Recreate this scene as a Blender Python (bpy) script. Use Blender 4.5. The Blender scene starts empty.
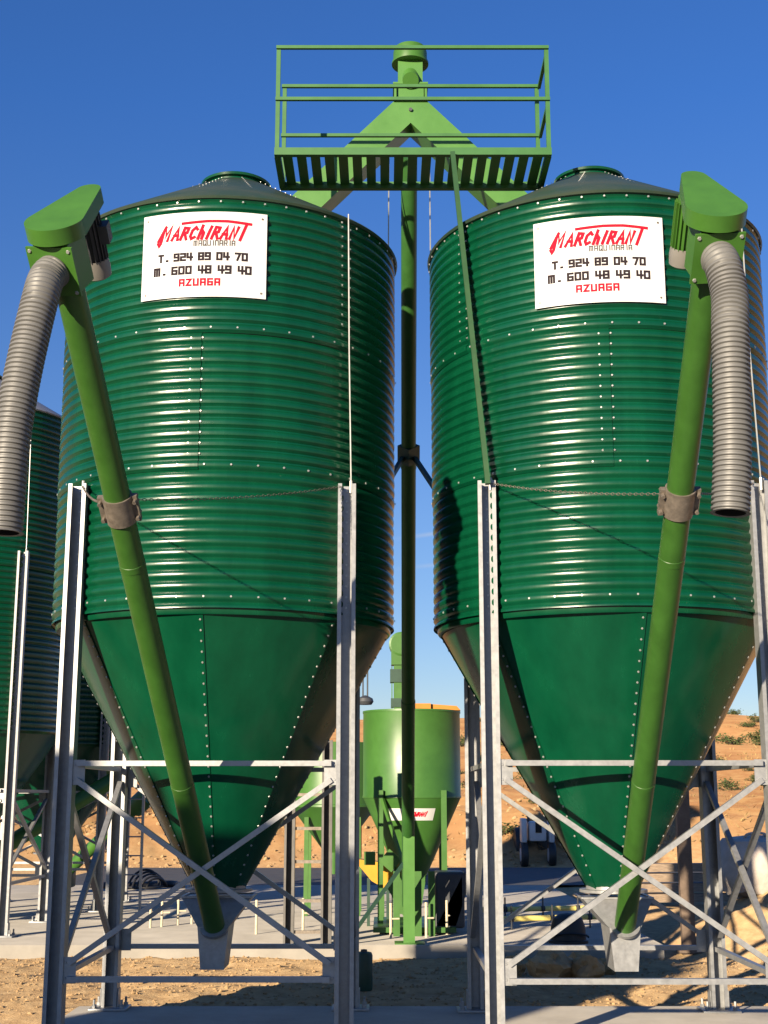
import bpy, bmesh, math, random
from mathutils import Vector, Matrix, noise
random.seed(7)
R_ = math.radians
PI = math.pi
scene = bpy.context.scene
COL = scene.collection

# ------------------------------------------------------------------ camera
cam_d = bpy.data.cameras.new('camera')
cam = bpy.data.objects.new('camera', cam_d); COL.objects.link(cam)
cam.location = (0, 0, 1.75)
cam.rotation_euler = (R_(90) + 0.2104, 0, 0)
cam_d.sensor_fit = 'VERTICAL'; cam_d.sensor_height = 24.0
cam_d.lens = 24.0 * 1344.36 / 1024.0
cam_d.clip_start = 0.05; cam_d.clip_end = 3000
scene.camera = cam

# ------------------------------------------------------------------ light
SUN_AZ, SUN_EL = R_(31), R_(11.5)          # behind the camera, to the left, low
sdir = Vector((-math.sin(SUN_AZ)*math.cos(SUN_EL), -math.cos(SUN_AZ)*math.cos(SUN_EL), math.sin(SUN_EL)))
sun_d = bpy.data.lights.new('sun', 'SUN'); sun_d.energy = 5.0; sun_d.angle = R_(0.5); sun_d.color = (1.0, 0.84, 0.62)
sun = bpy.data.objects.new('sun', sun_d); COL.objects.link(sun)
sun.rotation_euler = sdir.to_track_quat('Z', 'Y').to_euler(); sun.location = (-20, -30, 20)
world = bpy.data.worlds.new('World'); scene.world = world; world.use_nodes = True
wn, wl = world.node_tree.nodes, world.node_tree.links
wn.clear()
w_out = wn.new('ShaderNodeOutputWorld'); w_bg = wn.new('ShaderNodeBackground')
w_sky = wn.new('ShaderNodeTexSky'); w_sky.sky_type = 'NISHITA'; w_sky.sun_disc = False
w_sky.sun_elevation = SUN_EL; w_sky.sun_rotation = math.atan2(sdir.x, sdir.y) % (2*PI)
w_sky.air_density = 1.0; w_sky.dust_density = 0.03; w_sky.ozone_density = 4.5; w_sky.altitude = 500
w_bg.inputs['Strength'].default_value = 0.088
wl.new(w_bg.outputs[0], w_out.inputs['Surface'])
# two thin vapour trails low in the sky (in world directions)
def wmath(op, a, b=None):
    n = wn.new('ShaderNodeMath'); n.operation = op
    for i, v in enumerate((a, b)):
        if v is None: continue
        if isinstance(v, (int, float)): n.inputs[i].default_value = v
        else: wl.new(v, n.inputs[i])
    return n.outputs[0]
w_tc = wn.new('ShaderNodeTexCoord'); w_sep = wn.new('ShaderNodeSeparateXYZ')
wl.new(w_tc.outputs['Generated'], w_sep.inputs[0])
az = wmath('ARCTAN2', w_sep.outputs[0], w_sep.outputs[1]); el = wmath('ARCSINE', w_sep.outputs[2])
w_noi = wn.new('ShaderNodeTexNoise'); w_noi.inputs['Scale'].default_value = 40
wl.new(w_tc.outputs['Generated'], w_noi.inputs['Vector'])
trail = None
for e0, k in ((11.07, 0.13), (9.75, 0.10)):
    line = wmath('ADD', wmath('MULTIPLY', wmath('SUBTRACT', az, R_(1.75)), k), R_(e0))
    d = wmath('ABSOLUTE', wmath('SUBTRACT', el, line))
    m = wmath('MAXIMUM', wmath('SUBTRACT', 1.0, wmath('DIVIDE', d, R_(0.13))), 0.0)
    side = wmath('MAXIMUM', wmath('SUBTRACT', 1.0, wmath('DIVIDE', wmath('ABSOLUTE', wmath('SUBTRACT', az, R_(3.2))), R_(3.4))), 0.0)
    m = wmath('MULTIPLY', m, side)
    trail = m if trail is None else wmath('ADD', trail, m)
trail = wmath('MULTIPLY', trail, wmath('MULTIPLY', w_noi.outputs[0], 0.75))
w_mix = wn.new('ShaderNodeMixRGB'); wl.new(trail, w_mix.inputs[0])
w_gr = wn.new('ShaderNodeValToRGB')      # clear desert air: deeper blue overhead, paler towards the horizon
w_gr.color_ramp.elements[0].position = 0.0; w_gr.color_ramp.elements[0].color = (0.96, 0.70, 0.63, 1)
w_gr.color_ramp.elements[1].position = 0.5; w_gr.color_ramp.elements[1].color = (0.48, 0.68, 0.97, 1)
wl.new(el, w_gr.inputs[0])
w_gain = wn.new('ShaderNodeMixRGB'); w_gain.blend_type = 'MULTIPLY'; w_gain.inputs[0].default_value = 1.0
wl.new(w_sky.outputs[0], w_gain.inputs[1]); wl.new(w_gr.outputs[0], w_gain.inputs[2])
wl.new(w_gain.outputs[0], w_mix.inputs[1])
w_mix.inputs[2].default_value = (3.2, 3.3, 3.5, 1)
wl.new(w_mix.outputs[0], w_bg.inputs['Color'])
vs = scene.view_settings
vs.view_transform = 'Standard'; vs.look = 'None'; vs.gamma = 1.0; vs.exposure = 1.14; vs.use_curve_mapping = False

# ------------------------------------------------------------------ materials
def mat(name, rgb, rough=0.5, metal=0.0, var=0.12, scale=6.0, bump=0.0, bscale=60.0, rgb2=None, spec=0.5, coat=0.0, rvar=0.1, stretch=None, drough=0.0):
    m = bpy.data.materials.new(name); m.use_nodes = True
    n, l = m.node_tree.nodes, m.node_tree.links
    b = n['Principled BSDF']
    tc = n.new('ShaderNodeTexCoord')
    src = tc.outputs['Object']
    if stretch:
        mp = n.new('ShaderNodeMapping'); mp.inputs['Scale'].default_value = stretch
        l.new(src, mp.inputs[0]); src = mp.outputs[0]
    t = n.new('ShaderNodeTexNoise'); t.inputs['Scale'].default_value = scale; t.inputs['Detail'].default_value = 7; t.inputs['Roughness'].default_value = 0.65
    l.new(src, t.inputs['Vector'])
    r = n.new('ShaderNodeValToRGB'); r.color_ramp.elements[0].position = 0.3; r.color_ramp.elements[1].position = 0.7
    c2 = rgb2 or tuple(min(1, c*(1+var)) for c in rgb)
    c1 = rgb if rgb2 else tuple(c*(1-var) for c in rgb)
    r.color_ramp.elements[0].color = (*c1, 1); r.color_ramp.elements[1].color = (*c2, 1)
    l.new(t.outputs[0], r.inputs[0]); l.new(r.outputs[0], b.inputs['Base Color'])
    mr = n.new('ShaderNodeMapRange'); mr.inputs[3].default_value = max(0.03, rough-rvar); mr.inputs[4].default_value = min(1, rough+rvar)
    l.new(t.outputs[0], mr.inputs[0]); l.new(mr.outputs[0], b.inputs['Roughness'])
    b.inputs['Metallic'].default_value = metal; b.inputs['Specular IOR Level'].default_value = spec
    b.inputs['Coat Weight'].default_value = coat
    if drough: b.inputs['Diffuse Roughness'].default_value = drough
    if bump:
        t2 = n.new('ShaderNodeTexNoise'); t2.inputs['Scale'].default_value = bscale; t2.inputs['Detail'].default_value = 5
        l.new(tc.outputs['Object'], t2.inputs['Vector'])
        bp = n.new('ShaderNodeBump'); bp.inputs['Strength'].default_value = 1.0; bp.inputs['Distance'].default_value = bump
        l.new(t2.outputs[0], bp.inputs['Height']); l.new(bp.outputs[0], b.inputs['Normal'])
    return m

M = {}
M['silo']   = mat('dark_green_paint', (0.0011, 0.050, 0.0215), 0.25, var=0.22, scale=2.6, rvar=0.09, bump=0.0016, bscale=6, stretch=(1.6, 1.6, 0.3))
M['roof']   = mat('dark_green_roof_paint', (0.016, 0.042, 0.026), 0.48, rgb2=(0.040, 0.054, 0.036), scale=2.5)
M['green']  = mat('bright_green_paint', (0.045, 0.135, 0.018), 0.42, var=0.12, scale=5)
M['tube']   = mat('auger_green_paint', (0.030, 0.096, 0.012), 0.45, var=0.16, scale=9, stretch=(1, 1, 0.4))
M['lgreen'] = mat('light_green_paint', (0.060, 0.172, 0.030), 0.40, var=0.08, scale=4)
M['plate']  = mat('platform_green_paint', (0.030, 0.120, 0.026), 0.5, var=0.12, scale=5)
M['pole']   = mat('dark_green_pole_paint', (0.016, 0.062, 0.016), 0.45)
M['zinc']   = mat('galvanised_steel', (0.285, 0.29, 0.295), 0.45, metal=0.45, var=0.16, scale=22, rvar=0.12)
M['bolt']   = mat('zinc_bolt', (0.42, 0.42, 0.40), 0.4, metal=0.5, var=0.1)
M['clamp']  = mat('weathered_steel', (0.20, 0.17, 0.14), 0.5, metal=0.5, var=0.3, scale=25)
M['hose']   = mat('grey_hose', (0.122, 0.121, 0.117), 0.5, var=0.1, scale=8)
M['hole']   = mat('dark_inside', (0.012, 0.012, 0.012), 0.9)
M['motor']  = mat('dark_motor_grey', (0.045, 0.048, 0.055), 0.5, var=0.2)
M['cap']    = mat('motor_cap_beige', (0.19, 0.18, 0.165), 0.5)
M['white']  = mat('white_sign_board', (0.60, 0.60, 0.60), 0.5, var=0.02, spec=0.2)
M['red']    = mat('red_lettering', (0.60, 0.008, 0.025), 0.8, var=0.05, spec=0.1)
M['black']  = mat('black_lettering', (0.022, 0.016, 0.02), 0.8, var=0.1, spec=0.1)
M['dgrey']  = mat('grey_lettering', (0.08, 0.075, 0.075), 0.8, var=0.1, spec=0.1)
M['wire']   = mat('steel_wire', (0.45, 0.45, 0.42), 0.45, metal=0.6)
M['concrete'] = mat('concrete', (0.345, 0.32, 0.28), 0.9, drough=0.55, spec=0.25, var=0.16, scale=2.2, bump=0.0008, bscale=50)
M['yellow'] = mat('yellow_paint', (0.50, 0.25, 0.01), 0.45, var=0.1)
M['orange'] = mat('orange_paint', (0.42, 0.16, 0.01), 0.5, var=0.1)
M['pyellow'] = mat('pale_yellow_pole', (0.75, 0.62, 0.18), 0.5, var=0.1)
M['cream']  = mat('pale_dusty_steel', (0.55, 0.48, 0.34), 0.7, var=0.2, scale=15)
M['rubber'] = mat('black_rubber', (0.018, 0.018, 0.02), 0.55, var=0.2)
M['rust']   = mat('brown_steel', (0.16, 0.115, 0.085), 0.6, metal=0.3, var=0.3, scale=10)
M['timber'] = mat('weathered_timber', (0.27, 0.20, 0.14), 0.85, var=0.35, scale=5, stretch=(1, 12, 12))
M['bag']    = mat('white_woven_bag', (0.46, 0.40, 0.35), 0.75, var=0.15, scale=7, bump=0.01, bscale=14)
M['rock']   = mat('ochre_rock', (0.42, 0.26, 0.12), 0.9, var=0.35, scale=6, bump=0.02, bscale=16)
M['wpaint'] = mat('white_vehicle_paint', (0.52, 0.52, 0.52), 0.35, var=0.06)
M['asphalt'] = mat('old_asphalt', (0.075, 0.075, 0.078), 0.9, var=0.25, scale=3, bump=0.006, bscale=60)
M['render'] = mat('shade_block_render', (0.5, 0.47, 0.42), 0.85, var=0.1)
M['canister'] = mat('dark_green_canister', (0.012, 0.045, 0.028), 0.5, var=0.2)
M['gravel'] = mat('sandy_gravel', (0.38, 0.25, 0.125), 0.9, var=0.3, scale=3, drough=1.0)
M['etube_shade']  = mat('elevator_tube_shaded_green', (0.026, 0.098, 0.018), 0.45, var=0.15)  # green darkened for the shade the elevator tube stands in
M['mix']    = mat('mixer_green_paint', (0.044, 0.130, 0.023), 0.40, var=0.12, scale=4)
M['zdark']  = mat('weathered_galvanised', (0.12, 0.115, 0.11), 0.5, metal=0.4, var=0.2, scale=9)
M['leaf']   = mat('dry_shrub_leaf', (0.055, 0.075, 0.018), 0.8, var=0.4, scale=1.5)
M['stem']   = mat('shrub_stem', (0.09, 0.06, 0.035), 0.9)
M['straw']  = mat('dry_straw', (0.34, 0.23, 0.09), 0.9, var=0.25, scale=1.0)

def ground_mat():
    m = bpy.data.materials.new('sand_and_clay_ground'); m.use_nodes = True
    n, l = m.node_tree.nodes, m.node_tree.links; b = n['Principled BSDF']
    b.inputs['Diffuse Roughness'].default_value = 0.8; b.inputs['Roughness'].default_value = 0.95; b.inputs['Specular IOR Level'].default_value = 0.15
    tc = n.new('ShaderNodeTexCoord')
    def noi(s, d=8, r=0.6):
        t = n.new('ShaderNodeTexNoise'); t.inputs['Scale'].default_value = s; t.inputs['Detail'].default_value = d; t.inputs['Roughness'].default_value = r
        l.new(tc.outputs['Object'], t.inputs['Vector']); return t.outputs[0]
    def ramp(src, a, ca, bb, cb):
        r = n.new('ShaderNodeValToRGB'); r.color_ramp.elements[0].position = a; r.color_ramp.elements[1].position = bb
        r.color_ramp.elements[0].color = (*ca, 1); r.color_ramp.elements[1].color = (*cb, 1); l.new(src, r.inputs[0]); return r.outputs[0]
    sand = ramp(noi(7), 0.32, (0.33, 0.21, 0.105), 0.68, (0.49, 0.345, 0.185))
    clay = ramp(noi(0.16, 9, 0.7), 0.36, (0.205, 0.098, 0.041), 0.60, (0.315, 0.170, 0.073))
    dry = ramp(noi(0.9, 8, 0.75), 0.45, (0, 0, 0), 0.62, (1, 1, 1))
    mx = n.new('ShaderNodeMixRGB'); l.new(clay, mx.inputs[1]); mx.inputs[2].default_value = (0.34, 0.215, 0.095, 1)
    mul = n.new('ShaderNodeMath'); mul.operation = 'MULTIPLY'; mul.inputs[1].default_value = 0.65; l.new(dry, mul.inputs[0]); l.new(mul.outputs[0], mx.inputs[0])
    # clay replaces the sand from the bank behind the yard onwards (by distance along the ground)
    sp = n.new('ShaderNodeSeparateXYZ'); l.new(tc.outputs['Object'], sp.inputs[0])
    mr = n.new('ShaderNodeMapRange'); mr.inputs[1].default_value = 33; mr.inputs[2].default_value = 40; l.new(sp.outputs[1], mr.inputs[0])
    fin = n.new('ShaderNodeMixRGB'); l.new(mr.outputs[0], fin.inputs[0]); l.new(sand, fin.inputs[1]); l.new(mx.outputs[0], fin.inputs[2])
    l.new(fin.outputs[0], b.inputs['Base Color'])
    bp = n.new('ShaderNodeBump'); bp.inputs['Distance'].default_value = 0.016; bp.inputs['Strength'].default_value = 1
    l.new(noi(14, 8, 0.75), bp.inputs['Height']); l.new(bp.outputs[0], b.inputs['Normal'])
    return m
M['ground'] = ground_mat()

# ------------------------------------------------------------------ helpers
def V(*a): return Vector(a)
def obj(name, bm, mats, parent=None, smooth=True, sharp=35, kind=None, label=None):
    """link a bmesh (drawn in world coordinates) as ONE mesh object; a child is shifted into its thing's frame"""
    root = parent
    off = Vector((0, 0, 0))
    while root is not None:
        off += root.location; root = root.parent
    if off.length > 0: bm.b.transform(Matrix.Translation(-off))
    B0 = bm; bm = B0.b
    if not B0.keepn: bmesh.ops.recalc_face_normals(bm, faces=bm.faces[:])
    me = bpy.data.meshes.new(name); bm.to_mesh(me); bm.free()
    for mm in (mats if isinstance(mats, (list, tuple)) else [mats]): me.materials.append(mm)
    if smooth:
        me.polygons.foreach_set('use_smooth', [True]*len(me.polygons))
        me.set_sharp_from_angle(angle=R_(sharp))
    o = bpy.data.objects.new(name, me); COL.objects.link(o)
    if parent is not None: o.parent = parent
    if kind: o['kind'] = kind
    if label: o['label'] = label
    return o
class _B:
    """a bmesh with a flag that keeps the face directions as drawn"""
    def __init__(s): s.b = bmesh.new(); s.keepn = False
    def __getattr__(s, k): return getattr(s.__dict__['b'], k)
def nb(): return _B()
def thing(name, label, cat, loc=(0, 0, 0), group=None):
    o = bpy.data.objects.new(name, None); COL.objects.link(o); o.location = loc
    o.empty_display_size = 0.2
    o['label'] = label; o['category'] = cat
    if group: o['group'] = group
    return o
def tag(o, label, cat, group=None, kind=None):
    o['label'] = label; o['category'] = cat
    if group: o['group'] = group
    if kind: o['kind'] = kind
    return o
def frame(d, up=V(0, 0, 1)):
    d = d.normalized()
    if abs(d.dot(up)) > 0.99: up = V(0, 1, 0)
    x = up.cross(d).normalized(); y = d.cross(x).normalized()
    return x, y, d
def faces(bm, vs, idx, mi=0):
    for f in idx:
        try:
            q = bm.faces.new([vs[i] for i in f]); q.material_index = mi
        except ValueError: pass
def box(bm, c, s, rot=None, mi=0, bevel=0.0):
    c = Vector(c); rot = rot or Matrix.Identity(3)
    vs = []
    for sx in (-1, 1):
        for sy in (-1, 1):
            for sz in (-1, 1):
                vs.append(bm.verts.new(c + rot @ V(sx*s[0]/2, sy*s[1]/2, sz*s[2]/2)))
    fs = [(0, 1, 3, 2), (4, 6, 7, 5), (0, 4, 5, 1), (2, 3, 7, 6), (0, 2, 6, 4), (1, 5, 7, 3)]
    new = []
    for f in fs:
        q = bm.faces.new([vs[i] for i in f]); q.material_index = mi; new.append(q)
    if bevel:
        es = list({e for q in new for e in q.edges})
        bmesh.ops.bevel(bm.b if isinstance(bm, _B) else bm, geom=es, offset=bevel, segments=2, affect='EDGES', profile=0.5)
def beam(bm, p0, p1, w, h, up=V(0, 0, 1), mi=0):
    p0, p1 = Vector(p0), Vector(p1); x, y, d = frame(p1-p0, up)
    rot = Matrix((x, y, d)).transposed()
    box(bm, (p0+p1)/2, (w, h, (p1-p0).length), rot, mi)
def ring(bm, c, x, y, r, n):
    return [bm.verts.new(c + x*(r*math.cos(2*PI*i/n)) + y*(r*math.sin(2*PI*i/n))) for i in range(n)]
def bridge(bm, a, b, mi=0):
    n = len(a)
    for i in range(n):
        f = bm.faces.new((a[i], a[(i+1) % n], b[(i+1) % n], b[i])); f.material_index = mi
def tube(bm, p0, p1, r0, r1=None, n=16, caps=True, mi=0):
    p0, p1 = Vector(p0), Vector(p1); r1 = r0 if r1 is None else r1
    x, y, d = frame(p1-p0)
    a, b = ring(bm, p0, x, y, r0, n), ring(bm, p1, x, y, r1, n)
    bridge(bm, a, b, mi)
    if caps:
        bm.faces.new(a[::-1]).material_index = mi; bm.faces.new(b).material_index = mi
def path(bm, pts, r, n=8, caps=True, mi=0):
    """tube along points; r is a number or a list"""
    pts = [Vector(p) for p in pts]; last = None; x = None
    for i, p in enumerate(pts):
        d = (pts[min(i+1, len(pts)-1)] - pts[max(i-1, 0)]).normalized()
        if x is None: x, y, _ = frame(d)
        else:
            x = (x - d*x.dot(d)).normalized(); y = d.cross(x).normalized()
        rr = r[i] if isinstance(r, (list, tuple)) else r
        cur = ring(bm, p, x, y, rr, n)
        if last: bridge(bm, last, cur, mi)
        elif caps: bm.faces.new(cur[::-1]).material_index = mi
        last = cur
    if caps: bm.faces.new(last).material_index = mi
def lathe(bm, c, prof, n=32, axis=V(0, 0, 1), caps=True, mi=0):
    """prof: (radius, height) along axis"""
    x, y, d = frame(axis); last = None; c = Vector(c); first = None
    for r, h in prof:
        cur = ring(bm, c + d*h, x, y, max(r, 1e-4), n)
        if last: bridge(bm, last, cur, mi)
        else: first = cur
        last = cur
    if caps:
        bm.faces.new(first[::-1]).material_index = mi; bm.faces.new(last).material_index = mi
def prism(bm, poly, vec, mi=0):
    """closed polygon (3D points) pushed along vec"""
    a = [bm.verts.new(Vector(p)) for p in poly]; b = [bm.verts.new(Vector(p)+Vector(vec)) for p in poly]
    n = len(a)
    bm.faces.new(a).material_index = mi; bm.faces.new(b[::-1]).material_index = mi
    for i in range(n): bm.faces.new((a[i], b[i], b[(i+1) % n], a[(i+1) % n])).material_index = mi
def dome(bm, p, nrm, r, mi=0, n=6):
    """bolt head"""
    x, y, d = frame(Vector(nrm)); p = Vector(p)
    a = ring(bm, p, x, y, r, n); b = ring(bm, p+d*r*0.55, x, y, r*0.8, n)
    bridge(bm, a, b, mi); bm.faces.new(b).material_index = mi
def spline(pts, per=10):
    pts = [Vector(p) for p in pts]; out = []
    for i in range(len(pts)-1):
        p0, p1, p2, p3 = pts[max(i-1, 0)], pts[i], pts[i+1], pts[min(i+2, len(pts)-1)]
        for k in range(per):
            t = k/per
            out.append(0.5*((2*p1) + (p2-p0)*t + (2*p0-5*p1+4*p2-p3)*t*t + (3*p1-p0-3*p2+p3)*t**3))
    out.append(pts[-1]); return out

# ------------------------------------------------------------------ ground
def axis_steps(segs):
    out = [segs[0][0]]
    for a, b, s in segs:
        n = max(1, round((b-a)/s))
        out += [a + (b-a)*(i+1)/n for i in range(n)]
    return out
def smooth(a, b, t):
    t = min(1, max(0, (t-a)/(b-a))); return t*t*(3-2*t)
PROF = [(-1e4, 0), (36, 0), (41, 1.35), (60, 2.2), (90, 5.0), (125, 8.9), (150, 9.4), (250, 5.0), (700, 4.0)]
def prof(y):
    for (a, ha), (b, hb) in zip(PROF, PROF[1:]):
        if y <= b:
            return ha + (hb-ha)*smooth(a, b, y) if a > 0 else 0
    return PROF[-1][1]
def height(x, y):
    p = V(x, y, 0)
    z = prof(y + 2.0*noise.noise(V(x*0.11, 3.1, 0.5)))
    far = smooth(35, 60, y)
    z += far*(0.9*noise.noise(p*0.03) + 0.35*noise.noise(p*0.12)) + smooth(36, 39, y)*(1-smooth(46, 70, y))*0.22*noise.fractal(p*0.9, 1.0, 2.0, 5)
    z += (0.012 if y > 33 else 0.035)*noise.fractal(p*1.3, 0.9, 2.1, 4)
    # strip of loose sand between the slabs
    s = smooth(11.5, 12.0, y)*(1-smooth(15.3, 15.9, y))
    z += s*(0.03*noise.fractal(p*3.0, 0.8, 2.0, 4) + 0.03)
    # spoil heap on the right
    d = math.hypot((x-5.6)/2.3, (y-17.2)/2.6)
    z += 0.95*max(0, 1-d)**0.9*(1+0.25*noise.fractal(p*1.6, 0.9, 2.0, 4)) if d < 1 else 0
    # keep under the slabs
    if -14 < x < 3.3 and 15.85 < y < 26.5: z = min(z, 0.02)
    if -2.45 < x < 5.9 and y < 11.5: z = min(z, 0.02)
    return z
xs = axis_steps([(-600, -120, 60), (-120, -30, 8), (-30, -9, 0.7), (-9, 9, 0.11), (9, 40, 0.7), (40, 160, 8), (160, 600, 60)])
ys = axis_steps([(-200, -20, 30), (-20, 8, 2), (8, 17, 0.09), (17, 36, 0.4), (36, 46, 0.25), (46, 150, 1.3), (150, 300, 10), (300, 900, 60)])
bm = nb(); bm.keepn = True
grid = [[bm.verts.new((x, y, height(x, y))) for x in xs] for y in ys]
for j in range(len(ys)-1):
    for i in range(len(xs)-1):
        bm.faces.new((grid[j][i], grid[j][i+1], grid[j+1][i+1], grid[j+1][i]))
obj('ground', bm, M['ground'], kind='structure', sharp=180)

bm = nb(); box(bm, (1.7, 3.0, 0.0), (8.4, 17.15, 0.2), bevel=0.02)
obj('concrete_slab', bm, M['concrete'], kind='structure')
bm = nb(); box(bm, (-5.4, 21.15, 0.03), (17.1, 10.75, 0.24), bevel=0.02)
obj('concrete_slab', bm, M['concrete'], kind='structure')
bm = nb()
rx = axis_steps([(-7, 60, 2)])
a = [[bm.verts.new((x, y + 0.3*noise.noise(V(x*.2, y, 0)), 0.06)) for x in rx] for y in (28.0, 30, 32, 35.0)]
for j in range(3):
    for i in range(len(rx)-1): bm.faces.new((a[j][i], a[j][i+1], a[j+1][i+1], a[j+1][i]))
obj('road', bm, M['asphalt'], kind='structure')

# loose stones in the sand: nobody could count them
def stone(bm, c, r, seed, sub=1, mi=0, flat=0.7):
    b2 = bmesh.new(); bmesh.ops.create_icosphere(b2, subdivisions=sub, radius=1.0)
    o = V(seed*1.37, seed*0.73, seed*2.11)
    mp = {}
    sx, sy = random.uniform(.7, 1.3), random.uniform(.7, 1.3)
    for v in b2.verts:
        k = 1 + 0.5*noise.noise(v.co*1.3 + o) + (0.22*noise.noise(v.co*3.1 + o) + 0.10*noise.noise(v.co*7 + o) if sub > 2 else 0)
        mp[v.index] = bm.verts.new(Vector(c) + V(v.co.x*k*sx, v.co.y*k*sy, v.co.z*k*flat)*r)
    for f in b2.faces: bm.faces.new([mp[v.index] for v in f.verts]).material_index = mi
    b2.free()
bm = nb()
for k in range(5200):
    x, y = random.uniform(-4.6, 5.2), random.uniform(11.65, 15.7)
    r = random.choice((0.006, 0.008, 0.009, 0.011, 0.016))*random.uniform(.7, 1.3)
    stone(bm, (x, y, height(x, y)+r*.3), r, k)
for k in range(700):
    x, y = random.uniform(-9, 8), random.uniform(35.2, 43)
    r = random.uniform(.02, .09)
    stone(bm, (x, y, height(x, y)+r*.2), r, k+.5)
tag(obj('gravel', bm, M['gravel'], smooth=False), 'loose ochre stones scattered over the sand', 'gravel', kind='stuff')

# ------------------------------------------------------------------ silos
PITCH = 3.02/39
def pol(cx, cy, r, ph, z):      # ph measured from the side that faces the camera (-Y), positive to the right
    return V(cx + r*math.sin(ph), cy - r*math.cos(ph), z)
def make_silo(cx, cy, z0, zb, zt, rings, seams, cone_seams, leg_top, label, group, fine=True, z_out=1.10, R=1.30, brace_top=1.99, brace_low=0.577, roof_m='roof'):
    root = thing('silo', label, 'grain silo', (cx, cy, z0), group)
    nph = 168 if fine else 96
    sub = 8 if fine else 6
    # corrugated wall, ring by ring, each sheet lapping over the next
    bm = nb(); bm.keepn = True
    hr = (zt-zb)/rings
    A = 0.0125
    cor = round(hr/PITCH); p = hr/cor
    for k in range(rings):
        lo = zb + k*hr - (0.035 if k else 0); hi = zb + (k+1)*hr
        nz = int(round((hi-lo)/p*sub)); s0 = seams[k]
        g = []
        for j in range(nz+1):
            z = lo + (hi-lo)*j/nz
            row = []
            for i in range(nph+2):
                t = i/nph
                r = R + A*math.tanh(1.7*math.cos(2*PI*(z-zb)/p)+0.9) + 0.005*k + 0.007*t
                row.append(bm.verts.new(pol(cx, cy, r, s0 + 2*PI*t, z)))
            g.append(row)
        for j in range(nz):
            for i in range(nph+1):
                bm.faces.new((g[j][i], g[j][i+1], g[j+1][i+1], g[j+1][i]))
        # bolts: two rows down the lap, one row round every joint
        nrow = cor if fine else 0
        for q in range(nrow):
            z = zb + k*hr + (q+.0)*p + (p if q == 0 else 0)*0
            if q == 0: z += p
            for dph in (-0.018, 0.045):
                dome(bm, pol(cx, cy, R+A+0.005*k+0.004, s0+dph, z), pol(0, 0, 1, s0+dph, 0), 0.0085, 1)
        if fine:
            nbolt = 44
            for q in range(nbolt):
                ph = s0 + 2*PI*(q+.5)/nbolt
                dome(bm, pol(cx, cy, R+A+0.005*k+0.004, ph, zb+k*hr+(0.0 if k else p)), pol(0, 0, 1, ph, 0), 0.009, 1)
    if fine:
        for q in range(52):
            ph = 2*PI*(q+.3)/52
            dome(bm, pol(cx, cy, R+A+0.018, ph, zt-0.045), pol(0, 0, 1, ph, 0), 0.009, 1)
    obj('wall', bm, [M['silo'], M['bolt']], root)
    # roof: shallow cone of sheets with a lip, and a lid ring on the neck
    bm = nb()
    zr = zt; rn = 0.262; zn = zt + 0.665
    lathe(bm, (cx, cy, 0), [(R-0.02, zr-0.02), (R+0.035, zr-0.02), (R+0.045, zr-0.005), (R+0.03, zr+0.012), (rn, zn), (rn-0.02, zn)], 96)
    if fine:
        for q in range(12):
            ph = 2*PI*(q+.5)/12
            for m in range(16):
                t = (m+.6)/16.5; r = R + (rn-R)*t; z = zr + .012 + (zn-zr)*t
                dome(bm, pol(cx, cy, r, ph, z), V(math.sin(ph)*.57, -math.cos(ph)*.57, .82), 0.007, 1)
    obj('roof', bm, [M[roof_m], M['bolt']], root)
    bm = nb()
    lathe(bm, (cx, cy, 0), [(rn-0.03, zn-0.03), (rn-0.005, zn-0.02), (rn-0.005, zn+0.02), (rn+0.025, zn+0.022), (rn+0.03, zn+0.04), (rn+0.01, zn+0.052), (0.12, zn+0.075), (0.0, zn+0.08)], 48)
    obj('roof_lid', bm, M['silo'], root)
    # discharge cone: sheets with riveted laps
    bm = nb(); bm.keepn = True
    ns = len(cone_seams); r0, r1 = 1.265, 0.19
    ztop = zb - 0.035; cs = sorted(cone_seams)
    for k in range(ns):
        a = cs[k]; b = cs[(k+1) % ns] + (2*PI if k == ns-1 else 0)
        nn = 14; g = []
        for j in range(25):
            t = j/24; z = ztop + (z_out-ztop)*t; row = []
            for i in range(nn+2):
                u = i/nn if i <= nn else 1.016; ph = a + (b-a)*u
                half = (b-a)/2; flat = math.cos(half)/max(.2, math.cos((u-.5)*2*half)) if abs(u-.5) <= .5 else 1
                r = (r0 + (r1-r0)*t)*(1 - 0.35 + 0.35*flat) + 0.006*min(u, 1.05)
                row.append(bm.verts.new(pol(cx, cy, r, ph, z)))
            g.append(row)
        for j in range(24):
            for i in range(nn+1):
                bm.faces.new((g[j+1][i], g[j+1][i+1], g[j][i+1], g[j][i]))
        if fine:
            nr = 26
            for j in range(nr):
                t = 0.02 + j/nr*0.96; ph = a
                c = pol(cx, cy, r0+(r1-r0)*t+0.007, ph-0.004, ztop+(z_out-ztop)*t)
                dome(bm, c, V(math.sin(ph)*.87, -math.cos(ph)*.87, -.49), 0.0085, 1)
    # rolled lip where the cone meets the wall
    lathe(bm, (cx, cy, 0), [(r0-.02, ztop-.002), (R-.022, ztop-.006), (R-.014, ztop+.006), (R-.012, zb+.012), (R-.04, zb+.02)], 96, caps=False)
    obj('discharge_cone', bm, [M['silo'], M['bolt']], root)
    bm = nb()
    lathe(bm, (cx, cy, 0), [(r1-.02, z_out+.03), (r1+.01, z_out+.03), (r1+.01, z_out-.0), (r1+.06, z_out-.002), (r1+.06, z_out-.022), (r1-.03, z_out-.022)], 32)
    obj('outlet_flange', bm, M['zinc'], root)
    # legs: open steel channels with feet
    hs = 0.967; W, D, Lp, T = 0.128, 0.10, 0.028, 0.0045
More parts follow.
